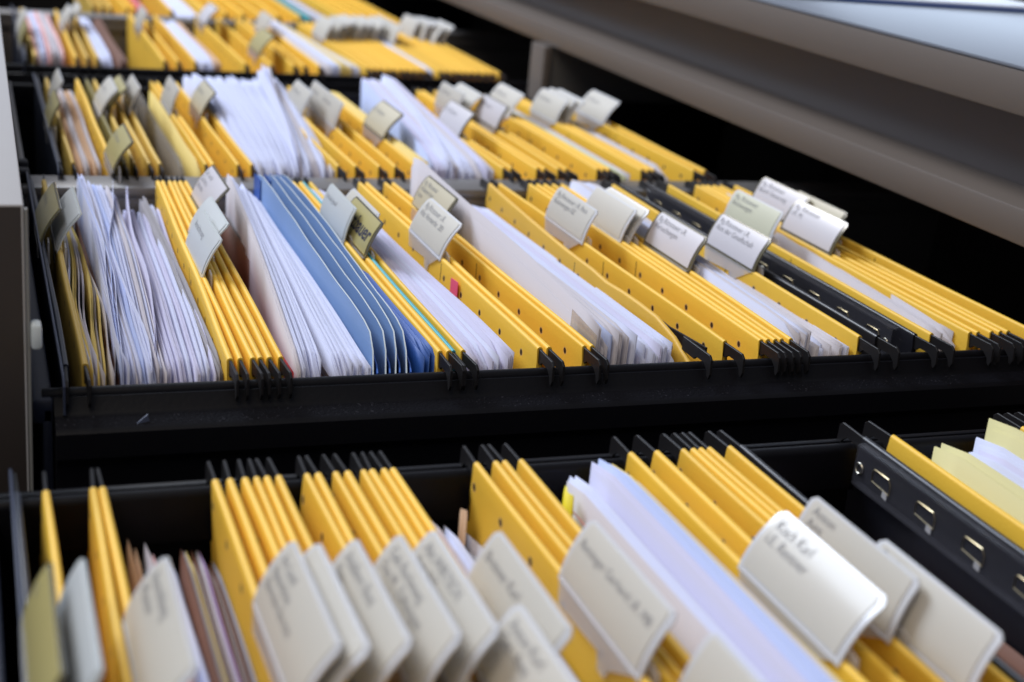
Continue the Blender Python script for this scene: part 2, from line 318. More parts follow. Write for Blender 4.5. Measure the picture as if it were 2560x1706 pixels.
def add_tab(root, col, text, xt, y0, y1, x, z0=.022, zt=.115, hand=False, ylocal=0):
    """curved index tab clipped over the folder's top edge, leaning to +x; coordinates relative to the folder root"""
    plast = {'olive': 'tab_dark', 'greenw': 'tab_green', 'beige': 'tab_dark', 'lilac': 'tab_dark'}.get(col, 'tab_white')
    dx = xt - x
    y0 -= ylocal; y1 -= ylocal
    def P(s): return (dx * (.46 * s + .54 * s * s) - .009, z0 + (zt - z0) * (1.14 * s - .14 * s * s))
    def surf(s, y, off=0):
        a, b = P(s), P(s + .01); t = Vector((b[0] - a[0], b[1] - a[1])).normalized()
        return Vector((a[0] - t.y * off, y, a[1] + t.x * off)) * H
    def slab(bm, ya, yb, s0, s1, o0, o1, rad, mi):
        n, ny = 12, 7; hgt = abs(zt - z0) * 1.2
        def ring(off):
            g = []
            for i in range(n + 1):
                s = s0 + (s1 - s0) * i / n; ins = 0
                dt = (s1 - s) * hgt
                if rad and dt < rad: ins = rad - math.sqrt(max(0, rad * rad - (rad - dt) ** 2))
                g.append([bm.verts.new(surf(s, ya + ins + (yb - ya - 2 * ins) * k / ny, off)) for k in range(ny + 1)])
            return g
        A, B = ring(o0), ring(o1)
        for g, rev in ((A, 0), (B, 1)):
            for i in range(n):
                for k in range(ny):
                    q = (g[i][k], g[i + 1][k], g[i + 1][k + 1], g[i][k + 1]); bm.faces.new(q[::-1] if rev else q).material_index = mi
        loop = [(i, 0) for i in range(n)] + [(n, k) for k in range(ny)] + [(i, ny) for i in range(n, 0, -1)] + [(0, k) for k in range(ny, 0, -1)]
        for (i, k), (i2, k2) in zip(loop, loop[1:] + loop[:1]):
            bm.faces.new((A[i][k], B[i][k], B[i2][k2], A[i2][k2])).material_index = mi
    bm = bmesh.new(); slab(bm, y0, y1, 0, 1, 0, -.0034, .010, 0)
    # foot that grips the cover
    w = y1 - y0
    poly_plate(bm, [(y0 + .03 * w, z0 + .004), (y0 + .30 * w, -.012), (y0 + .34 * w, -.030), (y0 + .42 * w, -.030), (y0 + .44 * w, -.004), (y1 - .05 * w, -.012), (y1 - .03 * w, z0 + .004)], -.0105, -.0080, 1)
    poly_plate(bm, [(y0 - .020, -.012), (y0 - .014, .038), (y0 + .012, .044), (y0 + .03, .020), (y0 + .02, -.012)], .0085, .0125, 1)
    tb = link('index_tab', bm, [plast, 'foot'], root)
    bm = bmesh.new(); slab(bm, y0 + .012, y1 - .010, .10, .955, .0016, .0004, .004, 0)
    ins = link('paper_label', bm, ['ins_' + col, 'ink_dark' if hand else 'ink'], tb)
    if text:
        cu = bpy.data.curves.new('t', 'FONT'); cu.body = text; cu.size = 1; cu.space_line = .95
        cu.offset = .02 if hand else -.012
        cu.shear = .3 if hand else 0
        ob = bpy.data.objects.new('t', cu); C.objects.link(ob); bpy.context.view_layer.update()
        me = bpy.data.meshes.new_from_object(ob.evaluated_get(bpy.context.evaluated_depsgraph_get())); bpy.data.objects.remove(ob); bpy.data.curves.remove(cu)
        xs = [v.co.x for v in me.vertices]; wid = max(xs) - min(xs); nl = text.count('\n') + 1
        sc = min((w - .04) / wid, .062) if hand else min((w - .05) / wid, .0235 if nl < 3 else .021)
        hl = abs(zt - z0) * 1.2
        b2 = bmesh.new(); b2.from_mesh(me); bmesh.ops.triangulate(b2, faces=b2.faces[:])
        top = (.74 if nl > 1 else .60) if not hand else .36
        for v in b2.verts:
            yy = y1 - .022 - (v.co.x - min(xs)) * sc; s = top + v.co.y * sc / hl
            v.co = surf(min(.95, s), yy, .0024)
        for f in b2.faces: f.material_index = 1
        tmp = bpy.data.meshes.new('x'); b2.to_mesh(tmp); b2.free()
        b3 = bmesh.new(); b3.from_mesh(ins.data); b3.from_mesh(tmp)
        b3.to_mesh(ins.data); b3.free(); bpy.data.meshes.remove(tmp); bpy.data.meshes.remove(me)
    return tb

def cover_mesh(x0skew, ylen, kind, rnd):
    """folded card cover: rolled top edge over the hanger bar, two leaves down"""
    bm = bmesh.new(); r = {'blue': .0022, 'teal': .0045}.get(kind, .0062 * rnd.uniform(.9, 1.1)); zt = .030
    bow = rnd.uniform(-.004, .004); ph = rnd.uniform(0, 6.28); lean = rnd.uniform(-.004, .010); open_ = rnd.uniform(.0, .007)
    if kind == 'torn': bow = -.022
    if kind == 'blue': bow = -.010
    prof = []
    for z in (-.90, -.50, -.25, -.12, -.088, -.082, -.04, -.004): prof.append((-r - open_ * min(1, -z * 3), z))
    for k in range(7):
        a = math.pi * (1 - k / 6); prof.append((r * math.cos(a), zt - r + r * math.sin(a)))
    for z in (-.004, -.04, -.082, -.088, -.12, -.25, -.50, -.90): prof.append((r + open_ * min(1, -z * 3), z))
    n = 16; w2 = rnd.uniform(.4, 1)
    def fx(y, z):
        t = y / ylen; k = min(1, max(0, (.03 - z) / .5))
        return x0skew * t + bow * math.sin(math.pi * min(1, max(0, t))) * (1 if kind in ('torn', 'blue') else .5) + k * (lean * 2.5 + .006 * w2 * math.sin(5 * t + ph)) + .0012 * math.sin(11 * t + ph) 
    ys = []
    for i in range(n + 1):
        t = i / n
        def yf(k, t=t, i=i):
            z = prof[k][1]; ext = .016 if z < -.085 else 0
            if kind == 'blue': ext = 0
            c = 0
            if i in (0, n) and z > .018: c = .004
            y = t * ylen
            return y - ext + 2 * ext * t + (c if i == 0 else -c)
        ys.append(yf)
    fz = None
    if kind == 'torn':
        jag = [rnd.uniform(-1, 1) for _ in range(40)]
        def fz(y, z):
            if z < -.1: return 0
            t = max(0, min(.999, y / ylen)); return (.004 * jag[int(t * 39)] if t < .5 else 0) - (.05 * max(0, .10 - t) / .10)
    sweep(bm, prof, ys, fx, fz=fz)
    return bm, fx

ORD = ['first', 'second', 'third', 'fourth', 'fifth', 'sixth', 'seventh', 'eighth', 'ninth', 'tenth']
NUM = {2: 'two', 3: 'three', 4: 'four', 5: 'five', 6: 'six', 7: 'seven', 8: 'eight', 10: 'ten'}
FOLD = []          # (row, x near, x far, root, kind)
def folder(row, x, xf, kind, label, group, rnd, single=False):
    ya, yb = ROWS[row]; L = yb - ya; sk = xf - x
    if kind == 'blue': return blue_folder(row, x, xf, label, group, rnd)
    root = empty('hanging_folder', (x * H, ya * H, 0), label, 'folder', group)
    bm, fx = cover_mesh(sk, L, kind, rnd)
    cm = {'strip': 'black', 'navy': 'navy'}.get(kind, kind)
    o = link('cover', bm, cm, root)
    for me, yy in ((HOOK_N, 0), (HOOK_F, L)):
        h = bpy.data.objects.new('hook', me); C.objects.link(h); h.parent = root; h.location = (fx(yy, .02) * H, yy * H, 0); h.rotation_euler = (0, 0, rnd.uniform(-.05, .05))
    if kind == 'torn':
        # long bare hanger bar showing where the card has torn away from it
        bm = bmesh.new(); poly_plate(bm, [(-.02, .024), (.16, .010), (.24, .012), (.24, -.002), (.12, -.012), (-.02, -.004)], .016, .021); link('hanger_bar', bm, 'hook', root)
    if kind == 'navy':
        bm = bmesh.new(); poly_plate(bm, [(-.07, .020), (L + .07, .020), (L + .07, .034), (-.06, .034), (-.085, .02), (-.085, -.035), (-.07, -.04)], -.010, -.006); link('steel_edge', bm, 'steel', root)
    if kind == 'strip':
        bm = bmesh.new(); y0, y1 = .06, L - .02
        poly_plate(bm, [(y0, .020), (y1, .020), (y1, -.052), (y0, -.052)], -.0240, -.0225)
        poly_plate(bm, [(y0, .0205), (y1, .0205), (y1, .024), (y0, .024)], -.0240, -.0068)
        poly_plate(bm, [(y0, -.0525), (y1, -.0525), (y1, -.056), (y0, -.056)], -.0240, -.0068)
        ps = link('plastic_strip', bm, 'clear', root)
        k = y0 + .045 if row == 'R3' else y0 + .03
        while k < y1 - .05:
            bm = bmesh.new(); a, b = k, k + .055
            wire(bm, [(-.0245, a, -.028), (-.0255, a, -.008), (-.026, a + .006, .001), (-.026, b - .006, .001), (-.0255, b, -.004), (-.0245, b, -.024), (-.0245, a, -.028)], .0012, 6); poly_plate(bm, [(a + .004, -.028), (a + .018, -.026), (a + .018, -.038), (a + .004, -.040)], -.0262, -.0250, 1)
            link('wire_clip', bm, ['brass', 'foot'], ps); k += .132
        for yy in (y0 + .018, y0 + .60, y1 - .018):
            bm = bmesh.new(); wire(bm, [(-.0255, yy + .010 * math.cos(a), -.018 + .010 * math.sin(a)) for a in [math.pi * 2 * q / 14 for q in range(14)]], .0022, 6, closed=True); link('eyelet', bm, 'wire', ps)
    FOLD.append((row, x, xf, root, kind, fx)); return root

def blue_folder(row, x, xf, label, group, rnd):
    """loose light blue cardboard wallet standing taller than the hanging folders, with worn pale edges"""
    ya, yb = ROWS[row]; L = yb - ya; root = empty('cardboard_wallet', (x * H, ya * H, 0), label, 'folder', group)
    bm = bmesh.new(); n = 24; cols = 9; th = .0015; bw = rnd.uniform(.004, .026); ph = rnd.uniform(0, 6)
    def top(t):      # outline of the top edge along the length: near corner cut low, far corner cut
        z = .032 + .045 * t
        if t < .10: z -= .055 * (1 - t / .10) ** 1.6
        if t > .94: z -= .035 * (t - .94) / .06
        return z + .0012 * math.sin(31 * t + ph) + .0016 * math.sin(12 * t)
    def X(t, s): return (xf - x) * t + bw * math.sin(math.pi * t) * (1 - .6 * s) - .022 * max(0, (.12 - t) / .12) ** 2 + .010 * s + .003 * math.sin(6 * t + ph)
    def grid(off):
        g = []
        for i in range(n + 1):
            t = i / n; tz = top(t); g.append([bm.verts.new(Vector((X(t, k / (cols - 1)) + off, t * L, tz + (-.85 - tz) * (k / (cols - 1)) ** 1.6)) * H) for k in range(cols)])
        return g
    A, B = grid(-th), grid(th)
    for i in range(n):
        for k in range(cols - 1):
            bm.faces.new((A[i][k], A[i][k + 1], A[i + 1][k + 1], A[i + 1][k])); bm.faces.new((B[i][k], B[i + 1][k], B[i + 1][k + 1], B[i][k + 1]))
        bm.faces.new((A[i][0], A[i + 1][0], B[i + 1][0], B[i][0])).material_index = 1
    for k in range(cols - 1):
        bm.faces.new((A[0][k], B[0][k], B[0][k + 1], A[0][k + 1])).material_index = 1
        bm.faces.new((A[n][k], A[n][k + 1], B[n][k + 1], B[n][k])).material_index = 1
    link('cover', bm, ['blue', 'blue_edge'], root)
    bm = bmesh.new(); sweep(bm, [(.006, -.6), (.006, -.012), (.009, -.012), (.009, -.6)], [.0, .05, .12], lambda y, z: X(y / L, .1)); link('inner_flap', bm, 'deepblue', root)
    bm = bmesh.new(); sweep(bm, [(-.004, -.2), (-.004, .055), (-.002, .055), (-.002, -.2)], [L - .10, L - .05, L - .01], lambda y, z: X(y / L, .0)); link('inner_flap', bm, 'deepblue', root)
    return root

# ------------------------------------------------------------------ bundles of paper
def bundle(row, name, kinds, v, yab, o):
    rnd = random.Random(name + row)
    nl, nr, zn, fl, fr, zfl, zfr = v; dz = o.get('dz', 0); zn += dz; zfl += dz; zfr += dz; ya, yb = yab; L = yb - ya; crump = o.get('crump', .12)
    w = max(nr - nl, fr - fl); n = max(1, int(round(w / (.0023 if row == 'R3' else .0030)))); n = min(n, 48); n = o.get('n', n)
    root_x, root_y = nl, ya; bm = bmesh.new(); mats = []
    for k in kinds:
        if k not in mats: mats.append(k)
    low = o.get('low'); tall = o.get('tall')
    lv = 0; run = 0; kc = kinds[0]; wob = rnd.uniform(0, 6)
    segn = 18 if row in ('R3', 'R4') else 12; rows_ = 5
    ph1, ph2, ph3 = (rnd.uniform(0, 6) for _ in range(3)); gap = 0; offs = []
    for i in range(n):
        if run <= 0:
            run = rnd.randint(2, 7) if n > 12 else rnd.randint(1, 3); gap += rnd.uniform(.6, 1.6); st = True
        else: st = False
        run -= 1; gap += rnd.uniform(.12, .3); offs.append((gap, st))
    tot = offs[-1][0]; curl = 0
    for i, (g, st) in enumerate(offs):
        u = g / tot if n > 1 else 0
        if st:
            lv = rnd.uniform(0, 1); kc = rnd.choice(kinds) if i > 0 else kinds[0]; y0r = rnd.uniform(-.02, .035); y1r = rnd.uniform(-.035, .02)
            corner = rnd.uniform(0, .035) if rnd.random() < .6 else 0; curl = rnd.uniform(-1, 1)
        zf = zfl + (zfr - zfl) * u; drop = (lv * .015 + rnd.uniform(0, .003) + (.010 if i < 2 else 0)) if n > 3 else 0
        if low: drop += .004
        zN = zn - drop * .6; zF = zf - drop; y0 = max(.0, y0r + rnd.uniform(-.003, .003)); y1 = L + min(.01, y1r + rnd.uniform(-.003, .003))
        xN = nl + (nr - nl) * u - root_x; xF = fl + (fr - fl) * u - root_x
        a1, a2, p1, p2 = .012 * crump + .001, .0014 * crump + .0002, ph1 + u * 2.2, ph2 + u * 5
        prev = None
        for s in range(segn + 1):
            t = s / segn; y = y0 + (y1 - y0) * t; col = []
            zt = zN + (zF - zN) * t ** .9
            if t < .06: zt -= corner * (1 - t / .06)
            if t > .96: zt -= .012 * (t - .96) / .04
            wave = a1 * math.sin(7 * t + p1) + a2 * math.sin(19 * t + p2)
            wave += .010 * crump * curl * max(0, 1 - t / .15) ** 2 + .010 * crump * curl * max(0, (t - .85) / .15) ** 2
            for r in range(rows_):
                q = (r / (rows_ - 1)) ** 1.5; z = zt + (-.80 - zt) * q
                col.append(bm.verts.new(Vector((xN + (xF - xN) * t + wave * (1 - q * .7) + (.5 - u) * .25 * w * q, y, z)) * H))
            if prev:
                for r in range(rows_ - 1):
                    f = bm.faces.new((prev[r], col[r], col[r + 1], prev[r + 1])); f.material_index = mats.index(kc)
            prev = col
    ob = link('sleeve_bundle' if 'sleeve' in kinds else 'paper_bundle' if n > 3 else 'loose_sheet', bm, mats, None)
    ob.location = (root_x * H, root_y * H, 0)
    sd = ob.modifiers.new('thickness', 'SOLIDIFY'); sd.thickness = .00016; sd.offset = 0
    tag(ob, o['lab'], 'papers' if n > 3 else 'sheet'); return ob
DATA = [
 ('F', 'R3', 'dark navy hanging folder at the left end of the second row', 'navy', [0.1497], None, {}),
 ('F', 'R3', 'narrow dull yellow hanging folder beside the navy one, second row', 'dull', [0.1835], None, {}),
 ('F', 'R3', 'six bunched yellow folders, second row', 'yellow', [0.4522, 0.4704, 0.4947, 0.5081, 0.5275, 0.5503], [0.4863, 0.5018, 0.5186, 0.5331, 0.5499, 0.5644], {}),
 ('F', 'R3', 'blue', 'blue', [0.7544, 0.7822, 0.8011, 0.8257], [0.7565, 0.7879, 0.8005, 0.8207], {}),
 ('F', 'R3', 'yellow folders beside the teal folder, second row', 'yellow', [0.8724, 0.8918], None, {}),
 ('F', 'R3', 'thin teal hanging folder with yellow folders on both sides', 'teal', [0.901], None, {}),
 ('F', 'R3', 'yellow hanging folder just right of the teal folder, second row', 'yellow', [0.9215], None, {}),
 ('F', 'R3', 'yellow folders carrying the pink flag, second row', 'yellow', [1.0899, 1.1104], [1.0702, 1.0913], {}),
 ('F', 'R3', 'yellow folders left of the tall white sheet, second row', 'yellow', [1.1902, 1.2091], [1.1473, 1.1727], {}),
 ('F', 'R3', 'curled yellow hanging folder with torn edge right of the tall white stack', 'torn', [1.4495], [1.4799], {}),
 ('F', 'R3', 'yellow hanging folder with dark dashes along its side, second row', 'yellow', [1.5262], [1.5111], {}),
 ('F', 'R3', 'tightly packed yellow folders, second row', 'yellow', [1.6153, 1.634, 1.6528, 1.6694, 1.6928], [1.6099, 1.633, 1.6591, 1.6868, 1.7161], {}),
 ('F', 'R3', 'yellow hanging folder with creased corner and long black hook, second row', 'yellow', [1.8716], [1.8917], {}),
 ('F', 'R3', 'black hanging folder left of the clear plastic strip, second row', 'black', [1.9206], None, {}),
 ('F', 'R3', 'black hanging folder with clear plastic strip and wire clips, second row', 'strip', [2.0239], None, {}),
 ('F', 'R3', 'yellow hanging folder right of the clear plastic strip, second row', 'yellow', [2.0697], [2.0879], {}),
 ('F', 'R3', 'yellow folders at the right end of row two', 'yellow', [2.1777, 2.2013, 2.2401, 2.2653, 2.2881], [2.1866, 2.2072, 2.2262, 2.2501, 2.2741], {}),
 ('F', 'R3', 'last yellow folder at the cabinet end of the second row', 'yellow', [2.3572], [2.3288], {}),
 ('B', 'R3', 'crumpled', ['pyellow', 'paper', 'pyellow', 'cream'], [0.1888, 0.2295, 0.01, 0.1888, 0.2295, 0.0109, 0.0092], (2.573, 3.9570000000000003), {'lab': 'crumpled yellow and white slips at the left end of the second row', 'crump': 0.9}),
 ('B', 'R3', 'greybrown', ['cream', 'grey', 'pyellow'], [0.2311, 0.2469, 0.0071, 0.2311, 0.2469, 0.0074, 0.0067], (2.573, 3.9570000000000003), {'dz': -0.01, 'lab': 'worn grey and yellow papers beside the crumpled slips', 'crump': 0.9}),
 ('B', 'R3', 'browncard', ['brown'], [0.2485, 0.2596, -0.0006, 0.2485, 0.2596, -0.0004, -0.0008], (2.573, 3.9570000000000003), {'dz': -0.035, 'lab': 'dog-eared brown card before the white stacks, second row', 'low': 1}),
 ('B', 'R3', 'whiteA', ['paper', 'blueish', 'paper', 'cream'], [0.2612, 0.3376, 0.0036, 0.2577, 0.3654, 0.0728, 0.0287], (2.573, 3.9570000000000003), {'lab': 'tall stack of curled white sheets at the left of the second row', 'crump': 0.22, 'tall': 1}),
 ('B', 'R3', 'whiteB', ['paper2', 'paper', 'paper2', 'cream'], [0.34, 0.4304, 0.0019, 0.3747, 0.4784, -0.033, -0.014], (2.573, 3.9570000000000003), {'lab': 'thick lavender white paper stack touching the six yellow folders', 'crump': 0.12}),
 ('B', 'R3', 'greyC', ['grey'], [0.432, 0.4469, 0.0072, 0.432, 0.4469, 0.0053, 0.0092], (2.573, 3.9570000000000003), {'lab': 'thin grey papers wedged left of the six yellow folders'}),
 ('B', 'R3', 'browncard2', ['brown'], [0.5609, 0.5729, -0.0048, 0.5609, 0.5729, -0.0046, -0.0051], (2.573, 3.9570000000000003), {'dz': -0.035, 'lab': 'brown card slip right of the six yellow folders', 'low': 1}),
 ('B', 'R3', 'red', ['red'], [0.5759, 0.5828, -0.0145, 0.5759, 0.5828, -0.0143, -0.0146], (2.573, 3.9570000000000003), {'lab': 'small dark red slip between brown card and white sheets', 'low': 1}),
 ('B', 'R3', 'whiteC', ['cream', 'paper'], [0.5845, 0.6394, 0.0071, 0.6721, 0.7171, 0.0752, 0.0442], (2.573, 3.9570000000000003), {'lab': 'white sheets with one broad cream sheet in front, beside brown papers'}),
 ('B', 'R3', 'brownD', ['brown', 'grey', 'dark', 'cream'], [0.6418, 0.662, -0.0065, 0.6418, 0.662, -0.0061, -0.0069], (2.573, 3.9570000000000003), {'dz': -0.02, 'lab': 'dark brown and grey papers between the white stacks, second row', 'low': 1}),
 ('B', 'R3', 'whiteE', ['paper'], [0.6635, 0.7374, -0.0011, 0.7197, 0.758, 0.0417, 0.0063], (2.573, 3.9570000000000003), {'lab': 'white paper stack leaning against the blue folders'}),
 ('B', 'R3', 'blueF', ['deepblue'], [0.8398, 0.8675, 0.0305, 0.8398, 0.8675, 0.031, 0.03], (2.573, 3.9570000000000003), {'lab': 'short deep blue cardboard files behind the light blue folders', 'low': 1}),
 ('B', 'R3', 'whiteG', ['paper', 'paper2'], [0.9369, 1.0538, 0.0078, 0.9041, 1.0285, 0.0433, 0.0078], (2.573, 3.9570000000000003), {'lab': 'white paper stack between the teal folder and the pink flag', 'crump': 0.3}),
 ('B', 'R3', 'whiteH', ['cream', 'paper', 'blueish'], [1.2263, 1.3192, 0.045, 1.2126, 1.3081, 0.1247, 0.0228], (2.573, 3.9570000000000003), {'lab': 'tall white sheets standing highest in the middle of the second row', 'tall': 1}),
 ('B', 'R3', 'whiteI', ['paper', 'paper2'], [1.3226, 1.4234, 0.012, 1.3159, 1.4511, 0.0095, -0.0305], (2.573, 3.9570000000000003), {'lab': 'lower white paper stack touching the curled torn folder'}),
 ('B', 'R3', 'whiteJ', ['paper', 'cream'], [1.7222, 1.7563, 0.0385, 1.7177, 1.8025, 0.0641, 0.0539], (2.573, 3.9570000000000003), {'lab': 'white sheets behind the five tightly packed yellow folders'}),
 ('B', 'R3', 'pinkK', ['cream', 'paper'], [1.7674, 1.8698, 0.0014, 1.8724, 1.9328, -0.0295, -0.0294], (2.573, 3.9570000000000003), {'lab': 'low pale papers inside the creased yellow folder'}),
 ('B', 'R3', 'whiteL', ['cream'], [2.1027, 2.1687, 0.0202, 2.2029, 2.2662, 0.0288, 0.0292], (2.573, 3.9570000000000003), {'lab': 'single curved white sheet between yellow folders near the clear strip'}),
 ('F', 'R2', 'dark navy hanging folder at the left end of the third row', 'navy', [0.2359], None, {}),
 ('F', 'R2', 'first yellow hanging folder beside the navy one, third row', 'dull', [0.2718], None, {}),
 ('F', 'R2', 'orange yellow folder right of the cream papers, third row', 'yellow', [0.382], None, {}),
 ('F', 'R2', 'dark olive hanging folder at the left of the third row', 'olive', [0.4163], None, {}),
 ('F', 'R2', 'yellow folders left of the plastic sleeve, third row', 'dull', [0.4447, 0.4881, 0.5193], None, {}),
 ('F', 'R2', 'yellow folders right of the plastic sleeve, third row', 'yellow', [0.6535, 0.6753], None, {}),
 ('F', 'R2', 'two broad yellow folders before the white stack, third row', 'yellow', [0.7477, 0.7895], None, {}),
 ('F', 'R2', 'yellow folders right of the white stack, third row', 'yellow', [1.0572, 1.1108, 1.1857, 1.239], None, {}),
 ('F', 'R2', 'golden yellow folder right of the round pale sheet, third row', 'yellow', [1.3112], None, {}),
 ('F', 'R2', 'yellow folders beside the tall sheets, third row', 'yellow', [1.5998, 1.6266], None, {}),
 ('F', 'R2', 'paired yellow folders in the middle of the third row', 'yellow', [1.7171, 1.7414], None, {}),
 ('F', 'R2', 'paired yellow folders past the middle of the third row', 'yellow', [1.7918, 1.8195], None, {}),
 ('F', 'R2', 'yellow folders left of the pale greenish papers, third row', 'yellow', [1.9315, 1.9519, 1.9723], None, {}),
 ('F', 'R2', 'yellow folders near the right end of row three', 'yellow', [2.0917, 2.1142, 2.1368], None, {}),
 ('F', 'R2', 'last two yellow folders at the right end of the third row', 'yellow', [2.2856, 2.327], None, {}),
 ('B', 'R2', 'creamA', ['tan', 'tan', 'cream'], [0.279, 0.3556, 0.0146, 0.279, 0.3556, 0.0174, 0.0119], (4.21, 5.55), {'lab': 'orange tinted cream papers at the left of the third row', 'low': 1}),
 ('B', 'R2', 'sleeve', ['sleeve', 'sleeve', 'pyellow'], [0.542, 0.6402, 0.0179, 0.542, 0.6402, 0.0206, 0.0152], (4.21, 5.55), {'n': 3, 'lab': 'clear grey plastic sleeves holding a torn yellow sheet, third row'}),
 ('B', 'R2', 'whiteB', ['paper'], [0.8067, 0.9429, 0.0159, 0.7607, 1.0411, 0.0865, 0.0796], (4.21, 5.55), {'lab': 'left white paper stack behind the blue folders, third row', 'tall': 1, 'crump': 0.3}),
 ('B', 'R2', 'whiteC', ['paper', 'cream'], [0.9469, 1.0516, 0.0166, 1.0464, 1.1547, 0.1237, 0.0597], (4.21, 5.55), {'lab': 'right white paper stack with the tallest sheet, third row', 'tall': 1}),
 ('B', 'R2', 'paleD', ['pyellow'], [1.3249, 1.3573, 0.036, 1.3249, 1.3573, 0.0414, 0.0306], (4.21, 5.55), {'lab': 'round cornered pale yellow sheet sticking up in the third row'}),
 ('B', 'R2', 'whiteE', ['paper2', 'cream', 'paper'], [1.3723, 1.5704, 0.0227, 1.4697, 1.5954, 0.0876, 0.0989], (4.21, 5.55), {'lab': 'tall white sheets right of the middle of the third row', 'tall': 1}),
 ('B', 'R2', 'greenF', ['cream', 'pgreen'], [1.9903, 2.0572, 0.021, 1.9903, 2.0572, 0.0206, 0.0213], (4.21, 5.55), {'dz': -0.01, 'lab': 'pale greenish papers between yellow folders, third row', 'low': 1}),
 ('B', 'R2', 'whiteG', ['cream', 'pink'], [2.1708, 2.2199, 0.0183, 2.1708, 2.2199, 0.0181, 0.0186], (4.21, 5.55), {'lab': 'narrow white and pink papers near the right end of the third row', 'low': 1}),
 ('F', 'R1', 'navy hanging folder at the left end of the fourth row', 'navy', [0.2157], None, {}),
 ('F', 'R1', 'narrow yellow folder at the left end of the fourth row', 'dull', [0.2541], None, {}),
 ('F', 'R1', 'tall yellow folder right of the pink papers, fourth row', 'yellow', [0.4145], None, {}),
 ('F', 'R1', 'yellow folders left of the reddish brown card, fourth row', 'dull', [0.459, 0.4985], None, {}),
 ('F', 'R1', 'broad bowed yellow folder left of centre in the fourth row', 'yellow', [0.77], None, {}),
 ('F', 'R1', 'yellow folders behind the bowed one, fourth row', 'yellow', [0.8253, 0.8955], None, {}),
 ('F', 'R1', 'yellow folders right of the beige papers, fourth row', 'yellow', [1.1077, 1.2158, 1.3176], None, {}),
 ('F', 'R1', 'yellow folders left of the lavender papers, fourth row', 'yellow', [1.3595, 1.4265], None, {}),
 ('F', 'R1', 'yellow folders under a fan of tabs, fourth row', 'yellow', [1.6404, 1.67, 1.6997, 1.7295, 1.7593, 1.7893, 1.8194, 1.8496, 1.8799, 1.9102], None, {}),
 ('F', 'R1', 'yellow folders ending the fourth row', 'yellow', [1.9754, 2.0061, 2.0369, 2.0658, 2.0947, 2.1238, 2.1529, 2.1884, 2.2199, 2.262], None, {}),
 ('B', 'R1', 'pinkA', ['pink', 'cream', 'paper'], [0.2602, 0.3716, 0.0384, 0.2602, 0.3716, 0.0406, 0.0362], (6.109999999999999, 7.52), {'lab': 'pink and cream papers at the left of the fourth row', 'low': 1}),
 ('B', 'R1', 'whiteB', ['paper'], [0.5123, 0.5644, 0.0275, 0.5123, 0.5644, 0.0292, 0.0259], (6.109999999999999, 7.52), {'lab': 'white papers left of the reddish brown card, fourth row', 'low': 1}),
 ('B', 'R1', 'browncard', ['brown'], [0.5888, 0.6168, 0.0246, 0.5888, 0.6168, 0.0268, 0.0225], (6.109999999999999, 7.52), {'lab': 'reddish brown card beside the bowed yellow folder, fourth row'}),
 ('B', 'R1', 'whiteC', ['paper', 'tan'], [0.9092, 1.0079, 0.0271, 0.9092, 1.0079, 0.0299, 0.0244], (6.109999999999999, 7.52), {'lab': 'low white and beige papers left of centre, fourth row', 'low': 1}),
 ('B', 'R1', 'lavD', ['cream', 'paper', 'pyellow'], [1.4445, 1.6319, 0.0299, 1.4139, 1.5529, 0.0766, 0.0272], (6.109999999999999, 7.52), {'lab': 'lavender and pale yellow papers in the middle of the fourth row'}),
 ('B', 'R1', 'whiteE', ['paper'], [1.9326, 1.9611, 0.0302, 1.9326, 1.9611, 0.0297, 0.0307], (6.109999999999999, 7.52), {'lab': 'thin white papers near the right of the fourth row'}),
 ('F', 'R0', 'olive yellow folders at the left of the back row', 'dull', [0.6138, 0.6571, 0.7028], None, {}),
 ('F', 'R0', 'yellow folders before the white papers, back row', 'yellow', [0.7817, 0.8213, 1.0105], None, {}),
 ('F', 'R0', 'yellow folders in the middle of the back row', 'yellow', [1.2031, 1.295, 1.3877, 1.4811, 1.5754, 1.6944], None, {}),
 ('F', 'R0', 'dark teal folder in the back row', 'teal', [1.7472], None, {}),
 ('F', 'R0', 'yellow folders at the right end of the back row', 'yellow', [1.9609, 2.0223, 2.0841, 2.1463, 2.2088, 2.259], None, {}),
 ('B', 'R0', 'red', ['red', 'pink'], [0.8568, 0.9013, 0.0081, 0.8568, 0.9013, 0.0092, 0.0069], (7.77, 9.17), {'lab': 'bright red papers in the back row'}),
 ('B', 'R0', 'whiteA', ['paper'], [1.0361, 1.1657, -0.006, 1.0361, 1.1657, -0.0046, -0.0075], (7.77, 9.17), {'lab': 'white papers left of centre in the back row'}),
 ('B', 'R0', 'greyB', ['paper', 'grey'], [1.7848, 1.9191, -0.0112, 1.7848, 1.9191, -0.0084, -0.014], (7.77, 9.17), {'lab': 'grey white papers beside the teal folder, back row'}),
 ('F', 'R4', 'navy hanging folder at the left end of the front row', 'navy', [0.0481], None, {}),
 ('F', 'R4', 'lone yellow folder at the left end of the front row', 'yellow', [0.0889], None, {}),
 ('F', 'R4', 'paired yellow folders at the left of the front row', 'yellow', [0.1555, 0.1714], None, {}),
 ('F', 'R4', 'six bunched yellow folders, front row', 'yellow', [0.3387, 0.3617, 0.3863, 0.4034, 0.4214, 0.4401], None, {}),
 ('F', 'R4', 'eight yellow folders, front row', 'yellow', [0.4864, 0.5026, 0.5333, 0.5527, 0.5787, 0.5926, 0.6123, 0.6285], None, {}),
 ('F', 'R4', 'four yellow folders in the middle of the front row', 'yellow', [0.7732, 0.8065, 0.8229, 0.8511], None, {}),
 ('F', 'R4', 'seven yellow folders, front row', 'yellow', [1.0557, 1.1062, 1.1592, 1.1791, 1.1947, 1.2121, 1.2526], None, {}),
 ('F', 'R4', 'black hanging folder right of the seven yellow ones, front row', 'black', [1.2756], None, {}),
